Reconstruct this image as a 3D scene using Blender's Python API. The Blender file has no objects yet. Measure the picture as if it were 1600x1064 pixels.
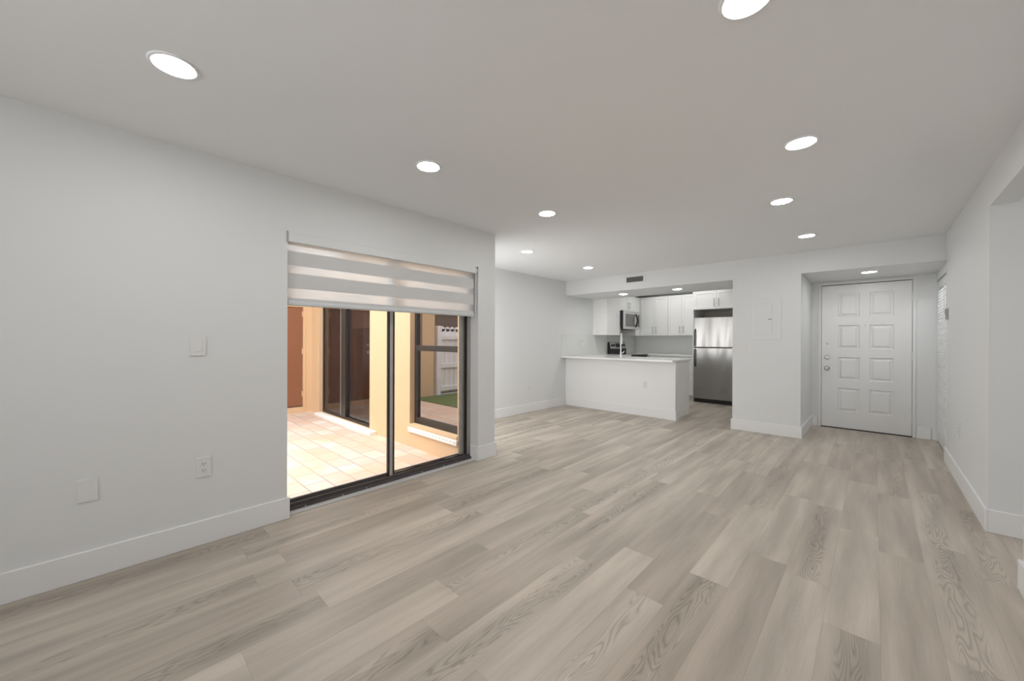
import bpy, bmesh, math, random
from mathutils import Vector
random.seed(7)
S = bpy.context.scene
COL = S.collection

# ------------------------------------------------------------------ camera
cam_d = bpy.data.cameras.new('camera'); cam = bpy.data.objects.new('camera', cam_d); COL.objects.link(cam)
cam_d.sensor_width = 36.0; cam_d.lens = 36.0 * 595.6 / 1600.0; cam_d.clip_start = 0.02
YAW, PITCH, ROLL = math.radians(43.54), math.radians(-0.10), math.radians(0.20)
HC = 1.28
fwd = Vector((-math.sin(YAW) * math.cos(PITCH), math.cos(YAW) * math.cos(PITCH), math.sin(PITCH)))
rt0 = Vector((math.cos(YAW), math.sin(YAW), 0)); up0 = rt0.cross(fwd)
rt = rt0 * math.cos(ROLL) + up0 * math.sin(ROLL); up = -rt0 * math.sin(ROLL) + up0 * math.cos(ROLL)
from mathutils import Matrix
m = Matrix((rt, up, -fwd)).transposed().to_4x4(); m.translation = (0, 0, HC)
cam.matrix_world = m
S.camera = cam

# ------------------------------------------------------------------ world, sun, large lights, exposure
S.view_settings.view_transform = 'Standard'; S.view_settings.look = 'None'
S.view_settings.gamma = 1.0; S.view_settings.use_curve_mapping = False
S.view_settings.exposure = 0.08
w = bpy.data.worlds.new('overcast_sky'); S.world = w; w.use_nodes = True
bg = w.node_tree.nodes['Background']
bg.inputs[0].default_value = (0.95, 0.975, 1.0, 1); bg.inputs[1].default_value = 4.1
sun_d = bpy.data.lights.new('sun', 'SUN'); sun_d.energy = 0.9; sun_d.angle = math.radians(12); sun_d.color = (1, 0.95, 0.87)
sun = bpy.data.objects.new('sun', sun_d); COL.objects.link(sun)
sun.rotation_euler = Vector((0.18, 0.62, -1.0)).to_track_quat('-Z', 'Y').to_euler()
LAMP = 78.0          # recessed lamp radiance

def area(name, loc, direction, sx, sy, energy, color=(1, 1, 1)):
    d = bpy.data.lights.new(name, 'AREA'); d.shape = 'RECTANGLE'; d.size = sx; d.size_y = sy
    d.energy = energy; d.color = color
    o = bpy.data.objects.new(name, d); COL.objects.link(o); o.location = loc
    o.rotation_euler = Vector(direction).to_track_quat('-Z', 'Y').to_euler()
    return o
# added fill light pointing up at the ceiling behind the camera
area('ceiling_fill', (-0.9, -0.9, 1.55), (0, 0.25, 1), 0.7, 0.7, 3, (1.0, 1.0, 1.0))
# added fill light behind the camera, aimed down the room
rear = area('rear_fill', (-1.2, -3.0, 1.5), (0, 1, 0.12), 1.4, 1.1, 13, (1.0, 1.0, 1.0)); rear.data.spread = math.radians(95)
# added fill light deeper in the kitchen, above the beam's line of sight
area('kitchen_fill', (-3.0, 8.2, 2.42), (0, 0, -1), 1.6, 1.0, 7.5, (1.0, 1.0, 0.98))
# added area light standing in for courtyard window daylight (hidden side of the pier)
area('dining_fill', (-3.85, 2.94, 1.1), (0, 1, 0), 0.95, 1.7, 18, (1.0, 1.0, 1.0))
# added fill light at the closed end of the side hallway
area('hallway_fill', (2.6, 3.64, 1.3), (-1, 0, 0.1), 0.7, 1.4, 6, (1, 1, 1))

# ------------------------------------------------------------------ materials
def newmat(name):
    mt = bpy.data.materials.new(name); mt.use_nodes = True
    nt = mt.node_tree; b = nt.nodes['Principled BSDF']
    return mt, nt, b
def spec(b, v):
    b.inputs['Specular IOR Level'].default_value = v
def simple(name, col, rough=0.5, metal=0.0, sp=0.5, var=0.0, bump=0.0, scale=20):
    mt, nt, b = newmat(name)
    b.inputs['Base Color'].default_value = (*col, 1); b.inputs['Roughness'].default_value = rough
    b.inputs['Metallic'].default_value = metal; spec(b, sp)
    tc = nt.nodes.new('ShaderNodeTexCoord'); n = nt.nodes.new('ShaderNodeTexNoise')
    n.inputs['Scale'].default_value = scale; n.inputs['Detail'].default_value = 4
    nt.links.new(tc.outputs['Object'], n.inputs['Vector'])
    if var > 0:
        mx = nt.nodes.new('ShaderNodeMix'); mx.data_type = 'RGBA'
        mx.inputs[6].default_value = (*[c * (1 - var) for c in col], 1)
        mx.inputs[7].default_value = (*[min(1, c * (1 + var)) for c in col], 1)
        nt.links.new(n.outputs['Fac'], mx.inputs[0]); nt.links.new(mx.outputs[2], b.inputs['Base Color'])
    if bump > 0:
        bp = nt.nodes.new('ShaderNodeBump'); bp.inputs['Strength'].default_value = bump; bp.inputs['Distance'].default_value = 0.002
        nt.links.new(n.outputs['Fac'], bp.inputs['Height']); nt.links.new(bp.outputs[0], b.inputs['Normal'])
    return mt
def N(nt, typ, **kw):
    n = nt.nodes.new(typ)
    for k, v in kw.items(): setattr(n, k, v)
    return n
def MA(nt, op, a, b=None, c=None):
    n = nt.nodes.new('ShaderNodeMath'); n.operation = op
    for i, v in enumerate((a, b, c)):
        if v is None: continue
        if isinstance(v, (int, float)): n.inputs[i].default_value = v
        else: nt.links.new(v, n.inputs[i])
    return n.outputs[0]
def MIX(nt, fac, a, b, blend='MIX'):
    n = nt.nodes.new('ShaderNodeMix'); n.data_type = 'RGBA'; n.blend_type = blend
    for i, v in ((0, fac), (6, a), (7, b)):
        if isinstance(v, tuple): n.inputs[i].default_value = (*v, 1)
        elif isinstance(v, (int, float)): n.inputs[i].default_value = v
        else: nt.links.new(v, n.inputs[i])
    return n.outputs[2]

M = {}
M['paint'] = simple('wall_paint', (0.79, 0.80, 0.80), 0.55, sp=0.3, bump=0.06, scale=60)
M['ceil'] = simple('ceiling_paint', (0.90, 0.91, 0.92), 0.8, sp=0.2, bump=0.05, scale=50)
M['base'] = simple('baseboard_paint', (0.86, 0.86, 0.86), 0.35, sp=0.4)
M['door'] = simple('door_paint', (0.82, 0.82, 0.81), 0.32, sp=0.45)
M['cab'] = simple('cabinet_lacquer', (0.90, 0.90, 0.885), 0.3, sp=0.45)
M['plate'] = simple('white_plastic', (0.80, 0.80, 0.79), 0.3)
M['slot'] = simple('dark_slot', (0.10, 0.10, 0.10), 0.6)
M['quartz'] = simple('white_quartz', (0.90, 0.90, 0.885), 0.16, var=0.03, scale=6)
M['splash'] = simple('pale_backsplash', (0.80, 0.81, 0.79), 0.22, var=0.01)
M['nickel'] = simple('brushed_nickel', (0.42, 0.41, 0.40), 0.32, 1.0)
M['chrome'] = simple('satin_chrome', (0.80, 0.80, 0.80), 0.30, 1.0)
M['bronze'] = simple('dark_bronze_frame', (0.020, 0.013, 0.012), 0.4, 0.2, var=0.2)
M['alu'] = simple('worn_aluminium', (0.42, 0.41, 0.40), 0.42, 0.7, var=0.25, scale=9)
M['alu_light'] = simple('bright_aluminium', (0.66, 0.65, 0.64), 0.4, 0.0)
M['alu_mid'] = simple('grey_aluminium', (0.46, 0.45, 0.45), 0.4, 0.0, var=0.15, scale=9)
M['black'] = simple('black_plastic', (0.012, 0.012, 0.012), 0.35)
M['blackglass'] = simple('black_glass', (0.015, 0.015, 0.013), 0.06, sp=0.6)
M['microglass'] = simple('smoked_window_mesh', (0.16, 0.16, 0.15), 0.2)
M['stucco'] = simple('apricot_stucco', (0.72, 0.51, 0.32), 0.85, sp=0.1, var=0.05, bump=0.8, scale=30)
M['browndoor'] = simple('terracotta_brown_door', (0.27, 0.105, 0.05), 0.5, sp=0.3, var=0.1, scale=3)
M['sillwhite'] = simple('white_sill_paint', (0.92, 0.91, 0.90), 0.5)
M['fence'] = simple('white_vinyl_fence', (0.80, 0.79, 0.83), 0.35)
M['shingle'] = simple('brown_shingle', (0.12, 0.075, 0.05), 0.9, var=0.45, scale=18)
M['curtain'] = simple('grey_curtain', (0.30, 0.25, 0.24), 0.9)
M['niche'] = simple('raw_niche_wall', (0.55, 0.51, 0.46), 0.8, var=0.08, scale=3)
M['vent'] = simple('vent_dark', (0.09, 0.09, 0.09), 0.6)
M['vent_slat'] = simple('vent_slat_grey', (0.20, 0.20, 0.20), 0.5)
M['grey'] = simple('grey_plastic', (0.40, 0.40, 0.39), 0.4)
M['wood_far'] = simple('concrete', (0.45, 0.42, 0.40), 0.9, var=0.1)
M['darkroom'] = simple('unlit_room_wall', (0.10, 0.075, 0.055), 0.8)  # dimness of the interior put into the dark base colour

# emissive lamp lens
mt, nt, b = newmat('lamp_lens'); b.inputs['Base Color'].default_value = (1, 1, 1, 1)
b.inputs['Emission Color'].default_value = (1.0, 0.99, 0.98, 1); b.inputs['Emission Strength'].default_value = LAMP
M['lens'] = mt

# stainless steel: vertical brushing with broad soft waves in the sheet
mt, nt, b = newmat('stainless_steel')
b.inputs['Base Color'].default_value = (0.40, 0.39, 0.38, 1); b.inputs['Metallic'].default_value = 1.0
b.inputs['Roughness'].default_value = 0.25
tc = N(nt, 'ShaderNodeTexCoord'); mp = N(nt, 'ShaderNodeMapping'); mp.inputs['Scale'].default_value = (260, 260, 1.2)
nz = N(nt, 'ShaderNodeTexNoise'); nz.inputs['Scale'].default_value = 1.0; nz.inputs['Detail'].default_value = 3
nt.links.new(tc.outputs['Object'], mp.inputs[0]); nt.links.new(mp.outputs[0], nz.inputs['Vector'])
mp2 = N(nt, 'ShaderNodeMapping'); mp2.inputs['Scale'].default_value = (3.2, 3.2, 0.5)
nz2 = N(nt, 'ShaderNodeTexNoise'); nz2.inputs['Scale'].default_value = 1.0; nz2.inputs['Detail'].default_value = 1
nt.links.new(tc.outputs['Object'], mp2.inputs[0]); nt.links.new(mp2.outputs[0], nz2.inputs['Vector'])
bp1 = N(nt, 'ShaderNodeBump'); bp1.inputs['Strength'].default_value = 0.7; bp1.inputs['Distance'].default_value = 0.06
nt.links.new(nz2.outputs['Fac'], bp1.inputs['Height'])
bp2 = N(nt, 'ShaderNodeBump'); bp2.inputs['Strength'].default_value = 0.08; bp2.inputs['Distance'].default_value = 0.001
nt.links.new(nz.outputs['Fac'], bp2.inputs['Height']); nt.links.new(bp1.outputs[0], bp2.inputs['Normal'])
nt.links.new(bp2.outputs[0], b.inputs['Normal'])
M['steel'] = mt

# clear glass for the sliding door
mt, nt, b = newmat('clear_glass')
nt.nodes.remove(b); out = nt.nodes['Material Output']
tr = N(nt, 'ShaderNodeBsdfTransparent'); tr.inputs[0].default_value = (0.96, 0.97, 0.97, 1)
gl = N(nt, 'ShaderNodeBsdfGlossy'); gl.inputs['Roughness'].default_value = 0.0
fr = N(nt, 'ShaderNodeFresnel'); fr.inputs[0].default_value = 1.45
ms = N(nt, 'ShaderNodeMixShader'); nt.links.new(fr.outputs[0], ms.inputs[0])
nt.links.new(tr.outputs[0], ms.inputs[1]); nt.links.new(gl.outputs[0], ms.inputs[2]); nt.links.new(ms.outputs[0], out.inputs[0])
M['glass'] = mt
# tinted reflective glass of the courtyard window and far slider
def tinted(name, refl, base, fac):
    mt, nt, b = newmat(name); nt.nodes.remove(b); out = nt.nodes['Material Output']
    gl = N(nt, 'ShaderNodeBsdfGlossy'); gl.inputs['Roughness'].default_value = 0.0; gl.inputs[0].default_value = (*refl, 1)
    tr = N(nt, 'ShaderNodeBsdfTransparent'); tr.inputs[0].default_value = (*base, 1)
    ms = N(nt, 'ShaderNodeMixShader'); ms.inputs[0].default_value = fac
    nt.links.new(tr.outputs[0], ms.inputs[1]); nt.links.new(gl.outputs[0], ms.inputs[2]); nt.links.new(ms.outputs[0], out.inputs[0])
    return mt
M['tint'] = tinted('bronze_tinted_glass', (1.0, 0.93, 0.9), (0.30, 0.25, 0.22), 0.34)
M['tint2'] = tinted('bronze_door_glass', (1.0, 0.9, 0.85), (0.42, 0.36, 0.33), 0.13)

# zebra shade fabric: opaque bands and milky sheer bands (stripe heights in metres above the floor)
def stripes_mat(bands):
    mt, nt, b = newmat('zebra_shade_fabric'); nt.nodes.remove(b); out = nt.nodes['Material Output']
    tc = N(nt, 'ShaderNodeNewGeometry'); sp_ = N(nt, 'ShaderNodeSeparateXYZ'); nt.links.new(tc.outputs['Position'], sp_.inputs[0])
    z = sp_.outputs[2]; tot = None
    for lo, hi in bands:
        a = MA(nt, 'MULTIPLY', MA(nt, 'GREATER_THAN', z, lo), MA(nt, 'LESS_THAN', z, hi))
        tot = a if tot is None else MA(nt, 'ADD', tot, a)
    dif = N(nt, 'ShaderNodeBsdfDiffuse'); dif.inputs[0].default_value = (0.70, 0.70, 0.70, 1)
    trl = N(nt, 'ShaderNodeBsdfTranslucent'); trl.inputs[0].default_value = (0.75, 0.74, 0.73, 1)
    opq = N(nt, 'ShaderNodeMixShader'); opq.inputs[0].default_value = 0.06
    nt.links.new(dif.outputs[0], opq.inputs[1]); nt.links.new(trl.outputs[0], opq.inputs[2])
    trs = N(nt, 'ShaderNodeBsdfTransparent'); trs.inputs[0].default_value = (0.97, 0.96, 0.95, 1)
    sd = N(nt, 'ShaderNodeMixShader'); sd.inputs[0].default_value = 0.88
    dif2 = N(nt, 'ShaderNodeBsdfDiffuse'); dif2.inputs[0].default_value = (0.93, 0.93, 0.94, 1)
    trl2 = N(nt, 'ShaderNodeBsdfTranslucent'); trl2.inputs[0].default_value = (0.99, 0.99, 0.995, 1)
    nt.links.new(dif2.outputs[0], sd.inputs[1]); nt.links.new(trl2.outputs[0], sd.inputs[2])
    sh = N(nt, 'ShaderNodeMixShader'); sh.inputs[0].default_value = 0.27
    nt.links.new(sd.outputs[0], sh.inputs[1]); nt.links.new(trs.outputs[0], sh.inputs[2])
    mx = N(nt, 'ShaderNodeMixShader'); nt.links.new(tot, mx.inputs[0])
    nt.links.new(sh.outputs[0], mx.inputs[1]); nt.links.new(opq.outputs[0], mx.inputs[2])
    nt.links.new(mx.outputs[0], out.inputs[0])
    return mt
M['zebra'] = stripes_mat([(1.815, 1.918), (1.650, 1.757), (1.40, 1.578)])

# luxury vinyl plank floor, planks run along Y
def floor_mat():
    mt, nt, b = newmat('greige_oak_plank')
    geo = N(nt, 'ShaderNodeNewGeometry'); sx = N(nt, 'ShaderNodeSeparateXYZ'); nt.links.new(geo.outputs['Position'], sx.inputs[0])
    X, Y = sx.outputs[0], sx.outputs[1]
    W, Lp = 0.190, 1.22
    u = MA(nt, 'DIVIDE', MA(nt, 'ADD', X, 0.166 + 30 * W), W); row = MA(nt, 'FLOOR', u); fu = MA(nt, 'FRACT', u)
    wn = N(nt, 'ShaderNodeTexWhiteNoise', noise_dimensions='1D'); nt.links.new(row, wn.inputs['W'])
    v = MA(nt, 'ADD', MA(nt, 'DIVIDE', MA(nt, 'ADD', Y, 20), Lp), MA(nt, 'MULTIPLY', wn.outputs[0], 7.31))
    col = MA(nt, 'FLOOR', v); fv = MA(nt, 'FRACT', v)
    cid = N(nt, 'ShaderNodeCombineXYZ'); nt.links.new(row, cid.inputs[0]); nt.links.new(col, cid.inputs[1])
    w2 = N(nt, 'ShaderNodeTexWhiteNoise', noise_dimensions='2D'); nt.links.new(cid.outputs[0], w2.inputs['Vector'])
    rid = w2.outputs['Value']; sc = N(nt, 'ShaderNodeSeparateColor'); nt.links.new(w2.outputs['Color'], sc.inputs[0])
    # plank-local coords with random offset
    lx = MA(nt, 'ADD', MA(nt, 'MULTIPLY', fu, W), MA(nt, 'MULTIPLY', sc.outputs[0], 37.0))
    ly = MA(nt, 'ADD', MA(nt, 'MULTIPLY', fv, Lp), MA(nt, 'MULTIPLY', sc.outputs[1], 53.0))
    def stretched(kx, ky, detail, rough=0.5, dist=0.0):
        cx = N(nt, 'ShaderNodeCombineXYZ'); nt.links.new(MA(nt, 'MULTIPLY', lx, kx), cx.inputs[0]); nt.links.new(MA(nt, 'MULTIPLY', ly, ky), cx.inputs[1])
        n = N(nt, 'ShaderNodeTexNoise'); n.inputs['Scale'].default_value = 1; n.inputs['Detail'].default_value = detail
        n.inputs['Roughness'].default_value = rough; n.inputs['Distortion'].default_value = dist
        nt.links.new(cx.outputs[0], n.inputs['Vector']); return n.outputs['Fac']
    broad = stretched(9, 0.9, 2)           # soft tonal streaks inside a plank
    fine = stretched(170, 5, 3, 0.6)       # fine fibre
    hill = stretched(13, 1.7, 1.5, 0.45, 0.3)   # contour field for cathedral grain
    mask = stretched(7, 0.8, 0)
    cont = MA(nt, 'PINGPONG', MA(nt, 'MULTIPLY', hill, 19.0), 0.5)      # 0..0.5
    line = MA(nt, 'POWER', MA(nt, 'MULTIPLY', cont, 2.0), 2.2)
    cpos = MA(nt, 'ADD', 0.34, MA(nt, 'MULTIPLY', mask, 0.32))
    mr = N(nt, 'ShaderNodeMapRange'); mr.interpolation_type = 'SMOOTHSTEP'; mr.inputs[1].default_value = 0.34; mr.inputs[2].default_value = 0.16
    nt.links.new(MA(nt, 'ABSOLUTE', MA(nt, 'SUBTRACT', fu, cpos)), mr.inputs[0])
    gate = MA(nt, 'ADD', 0.12, MA(nt, 'MULTIPLY', MA(nt, 'GREATER_THAN', sc.outputs[2], 0.58), 0.88))
    gm = MA(nt, 'MULTIPLY', MA(nt, 'MULTIPLY', line, mr.outputs[0]), gate)
    base = MIX(nt, rid, (0.440, 0.383, 0.320), (0.545, 0.484, 0.412))
    mrb = N(nt, 'ShaderNodeMapRange'); mrb.inputs[1].default_value = 0.32; mrb.inputs[2].default_value = 0.68
    mrb.inputs[3].default_value = 0.80; mrb.inputs[4].default_value = 1.17; nt.links.new(broad, mrb.inputs[0])
    mrf = N(nt, 'ShaderNodeMapRange'); mrf.inputs[1].default_value = 0.25; mrf.inputs[2].default_value = 0.75
    mrf.inputs[3].default_value = 0.93; mrf.inputs[4].default_value = 1.06; nt.links.new(fine, mrf.inputs[0])
    val = MA(nt, 'MULTIPLY', mrb.outputs[0], mrf.outputs[0])
    val = MA(nt, 'MULTIPLY', val, MA(nt, 'SUBTRACT', 1.04, MA(nt, 'MULTIPLY', gm, 0.34)))
    # seams
    eu = MA(nt, 'MULTIPLY', MA(nt, 'MINIMUM', fu, MA(nt, 'SUBTRACT', 1.0, fu)), W)
    ev = MA(nt, 'MULTIPLY', MA(nt, 'MINIMUM', fv, MA(nt, 'SUBTRACT', 1.0, fv)), Lp)
    seam = MA(nt, 'LESS_THAN', MA(nt, 'MINIMUM', eu, ev), 0.0009)
    val = MA(nt, 'MULTIPLY', val, MA(nt, 'SUBTRACT', 1.0, MA(nt, 'MULTIPLY', seam, 0.22)))
    cc = N(nt, 'ShaderNodeCombineXYZ')
    for i in range(3): nt.links.new(val, cc.inputs[i])
    fin = MIX(nt, 1.0, base, cc.outputs[0], 'MULTIPLY')
    nt.links.new(fin, b.inputs['Base Color']); b.inputs['Roughness'].default_value = 0.42; spec(b, 0.35)
    bmp = N(nt, 'ShaderNodeBump'); bmp.inputs['Strength'].default_value = 0.15; bmp.inputs['Distance'].default_value = 0.001
    nt.links.new(fine, bmp.inputs['Height']); nt.links.new(bmp.outputs[0], b.inputs['Normal'])
    return mt
M['floor'] = floor_mat()

def tile_mat():
    mt, nt, b = newmat('patio_clay_tile')
    geo = N(nt, 'ShaderNodeNewGeometry'); mp = N(nt, 'ShaderNodeMapping'); nt.links.new(geo.outputs['Position'], mp.inputs[0]); mp.inputs['Location'].default_value = (0.16, -1.87 + 20 * 0.2075, 0)
    br = N(nt, 'ShaderNodeTexBrick'); nt.links.new(mp.outputs[0], br.inputs['Vector'])
    br.inputs['Scale'].default_value = 1.0; br.inputs['Brick Width'].default_value = 0.31; br.inputs['Row Height'].default_value = 0.2075
    br.inputs['Mortar Size'].default_value = 0.008; br.inputs['Mortar Smooth'].default_value = 0.3
    br.offset = 0.5; br.squash = 1.0
    br.inputs['Color1'].default_value = (0.66, 0.47, 0.39, 1); br.inputs['Color2'].default_value = (0.74, 0.64, 0.57, 1)
    br.inputs['Mortar'].default_value = (0.38, 0.31, 0.29, 1)
    n = N(nt, 'ShaderNodeTexNoise'); n.inputs['Scale'].default_value = 2.2; n.inputs['Detail'].default_value = 5
    nt.links.new(geo.outputs['Position'], n.inputs['Vector'])
    mr = N(nt, 'ShaderNodeMapRange'); mr.inputs[1].default_value = 0.42; mr.inputs[2].default_value = 0.68
    nt.links.new(n.outputs['Fac'], mr.inputs[0])
    c = MIX(nt, mr.outputs[0], br.outputs['Color'], MIX(nt, 0.6, br.outputs['Color'], (0.72, 0.44, 0.27)))
    nt.links.new(c, b.inputs['Base Color']); b.inputs['Roughness'].default_value = 0.6
    return mt
M['tile'] = tile_mat()
def grass_mat():
    mt, nt, b = newmat('lawn_green')
    geo = N(nt, 'ShaderNodeNewGeometry'); n = N(nt, 'ShaderNodeTexNoise'); n.inputs['Scale'].default_value = 25; n.inputs['Detail'].default_value = 6
    nt.links.new(geo.outputs['Position'], n.inputs['Vector'])
    nt.links.new(MIX(nt, n.outputs['Fac'], (0.05, 0.085, 0.015), (0.15, 0.20, 0.05)), b.inputs['Base Color'])
    b.inputs['Roughness'].default_value = 0.9
    return mt
M['grass'] = grass_mat()

# ------------------------------------------------------------------ mesh helpers
ORG = {}
def B():
    return bmesh.new()
def box(bm, x0, x1, y0, y1, z0, z1, bev=0.0, seg=2):
    vs = [bm.verts.new(p) for p in ((x0, y0, z0), (x1, y0, z0), (x1, y1, z0), (x0, y1, z0), (x0, y0, z1), (x1, y0, z1), (x1, y1, z1), (x0, y1, z1))]
    fs = [bm.faces.new([vs[i] for i in q]) for q in ((0, 3, 2, 1), (4, 5, 6, 7), (0, 1, 5, 4), (1, 2, 6, 5), (2, 3, 7, 6), (3, 0, 4, 7))]
    if bev > 0:
        es = list({e for f in fs for e in f.edges})
        bmesh.ops.bevel(bm, geom=es, offset=bev, segments=seg, affect='EDGES', profile=0.5)
    return bm
def cyl(bm, c, axis, r, h, seg=32, r2=None, cap=True):
    """cylinder starting at c, extending h along axis ('x','y','z')"""
    r2 = r if r2 is None else r2
    ax = 'xyz'.index(axis); a, b_ = [(1, 2), (2, 0), (0, 1)][ax]
    rings = []
    for k, rr in ((0, r), (1, r2)):
        ring = []
        for i in range(seg):
            t = 2 * math.pi * i / seg; p = [0, 0, 0]; p[ax] = c[ax] + h * k
            p[a] = c[a] + rr * math.cos(t); p[b_] = c[b_] + rr * math.sin(t); ring.append(bm.verts.new(p))
        rings.append(ring)
    for i in range(seg):
        bm.faces.new((rings[0][i], rings[0][(i + 1) % seg], rings[1][(i + 1) % seg], rings[1][i]))
    if cap:
        bm.faces.new(rings[0][::-1]); bm.faces.new(rings[1])
    return bm
def lathe(bm, c, axis, prof, seg=40):
    """prof: (radius, offset along axis)"""
    ax = 'xyz'.index(axis); a, b_ = [(1, 2), (2, 0), (0, 1)][ax]; rings = []
    for rr, h in prof:
        if rr < 1e-6:
            p = list(c); p[ax] += h; rings.append([bm.verts.new(p)]); continue
        ring = []
        for i in range(seg):
            t = 2 * math.pi * i / seg; p = [0, 0, 0]; p[ax] = c[ax] + h
            p[a] = c[a] + rr * math.cos(t); p[b_] = c[b_] + rr * math.sin(t); ring.append(bm.verts.new(p))
        rings.append(ring)
    for r0, r1 in zip(rings, rings[1:]):
        for i in range(seg):
            j = (i + 1) % seg
            if len(r0) == 1 and len(r1) == 1: continue
            if len(r0) == 1: bm.faces.new((r0[0], r1[j], r1[i]))
            elif len(r1) == 1: bm.faces.new((r0[i], r0[j], r1[0]))
            else: bm.faces.new((r0[i], r0[j], r1[j], r1[i]))
    return bm
def tube(bm, pts, r, seg=14):
    pts = [Vector(p) for p in pts]; rings = []; prev = None
    for i, p in enumerate(pts):
        d = (pts[min(i + 1, len(pts) - 1)] - pts[max(i - 1, 0)]).normalized()
        if prev is None:
            n = d.orthogonal().normalized()
        else:
            n = (prev - d * prev.dot(d)).normalized()
        prev = n; bvec = d.cross(n)
        rings.append([bm.verts.new(p + (n * math.cos(2 * math.pi * k / seg) + bvec * math.sin(2 * math.pi * k / seg)) * r) for k in range(seg)])
    for a, c in zip(rings, rings[1:]):
        for k in range(seg): bm.faces.new((a[k], a[(k + 1) % seg], c[(k + 1) % seg], c[k]))
    bm.faces.new(rings[0][::-1]); bm.faces.new(rings[-1])
    return bm
def obj(name, bm, mat, parent=None, smooth=False, origin=None):
    bmesh.ops.recalc_face_normals(bm, faces=bm.faces)
    xs = [v.co for v in bm.verts]
    if origin is None:
        o_ = Vector(((min(v.x for v in xs) + max(v.x for v in xs)) / 2, (min(v.y for v in xs) + max(v.y for v in xs)) / 2, min(v.z for v in xs)))
    else: o_ = Vector(origin)
    for v in bm.verts: v.co -= o_
    me = bpy.data.meshes.new(name); bm.to_mesh(me); bm.free()
    if smooth:
        for p in me.polygons: p.use_smooth = True
        try: me.set_sharp_from_angle(angle=math.radians(35))
        except Exception: pass
    me.materials.append(M[mat] if isinstance(mat, str) else mat)
    o = bpy.data.objects.new(name, me); COL.objects.link(o)
    ORG[o.name] = o_
    if parent is not None:
        o.parent = parent; o.location = o_ - ORG[parent.name]
    else: o.location = o_
    return o
def tag(o, label, cat, group=None):
    o['label'] = label; o['category'] = cat
    if group: o['group'] = group
    return o
def thing(name, label, cat, loc, group=None):
    o = bpy.data.objects.new(name, None); COL.objects.link(o); o.location = loc; o.empty_display_size = 0.1
    ORG[o.name] = Vector(loc)
    return tag(o, label, cat, group)
def struct(name, bm, mat, parent=None, smooth=False):
    o = obj(name, bm, mat, parent, smooth)
    if parent is None: o['kind'] = 'structure'
    return o
def dup(root, loc, label=None):
    r = root.copy(); COL.objects.link(r); r.location = loc; ORG[r.name] = Vector(loc)
    if label: r['label'] = label
    for ch in list(root.children):
        c = ch.copy(); COL.objects.link(c); c.parent = r
        for g in list(ch.children):
            d = g.copy(); COL.objects.link(d); d.parent = c
    return r

def panelled(bm, axis, face, a0, a1, z0, z1, thick, panels, rings, sgn=-1):
    """slab whose visible face lies in plane axis=face ('x' or 'y'); panels are (a0,a1,z0,z1) rects;
    rings: list of (inset, depth); sgn: outward direction of the visible face along axis."""
    def P(a, z, d):
        q = face - sgn * d
        return (a, q, z) if axis == 'y' else (q, a, z)
    A = sorted({a0, a1, *[p[0] for p in panels], *[p[1] for p in panels]})
    Z = sorted({z0, z1, *[p[2] for p in panels], *[p[3] for p in panels]})
    def inside(a, z):
        return any(p[0] < a < p[1] and p[2] < z < p[3] for p in panels)
    vc = {}
    def V(a, z, d):
        k = (round(a, 5), round(z, 5), round(d, 5))
        if k not in vc: vc[k] = bm.verts.new(P(a, z, d))
        return vc[k]
    for i in range(len(A) - 1):
        for j in range(len(Z) - 1):
            if not inside((A[i] + A[i + 1]) / 2, (Z[j] + Z[j + 1]) / 2):
                bm.faces.new((V(A[i], Z[j], 0), V(A[i + 1], Z[j], 0), V(A[i + 1], Z[j + 1], 0), V(A[i], Z[j + 1], 0)))
    for (p0, p1, q0, q1) in panels:
        prev = (0.0, 0.0)
        for ins, dep in rings:
            pi_, pd = prev
            o = [(p0 + pi_, q0 + pi_), (p1 - pi_, q0 + pi_), (p1 - pi_, q1 - pi_), (p0 + pi_, q1 - pi_)]
            n = [(p0 + ins, q0 + ins), (p1 - ins, q0 + ins), (p1 - ins, q1 - ins), (p0 + ins, q1 - ins)]
            for k in range(4):
                kk = (k + 1) % 4
                if k in (0, 2):   # keep T-junction free enough for a flat panelled face
                    pass
                bm.faces.new((V(*o[k], pd), V(*o[kk], pd), V(*n[kk], dep), V(*n[k], dep)))
            prev = (ins, dep)
        ins, dep = prev
        bm.faces.new((V(p0 + ins, q0 + ins, dep), V(p1 - ins, q0 + ins, dep), V(p1 - ins, q1 - ins, dep), V(p0 + ins, q1 - ins, dep)))
    # edges and back
    c = [(a0, z0), (a1, z0), (a1, z1), (a0, z1)]
    for k in range(4):
        kk = (k + 1) % 4
        f_ = [bm.verts.new(P(*c[k], 0)), bm.verts.new(P(*c[kk], 0)), bm.verts.new(P(*c[kk], thick)), bm.verts.new(P(*c[k], thick))]
        bm.faces.new(f_)
    bm.faces.new([bm.verts.new(P(*q, thick)) for q in c])
    bmesh.ops.remove_doubles(bm, verts=bm.verts, dist=1e-5)
    return bm

# ------------------------------------------------------------------ dimensions
H = 2.44; BZ = 2.16
XL, XL2, XR = -3.036, -4.436, 0.56
YB = 6.213; YD = 7.36; YS = -3.2; BBH = 0.152; BT = 0.016
OY0, OY1, OZ = 0.868, 2.676, 2.05        # slider opening
PY = 2.92                                 # end of the pier

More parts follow.
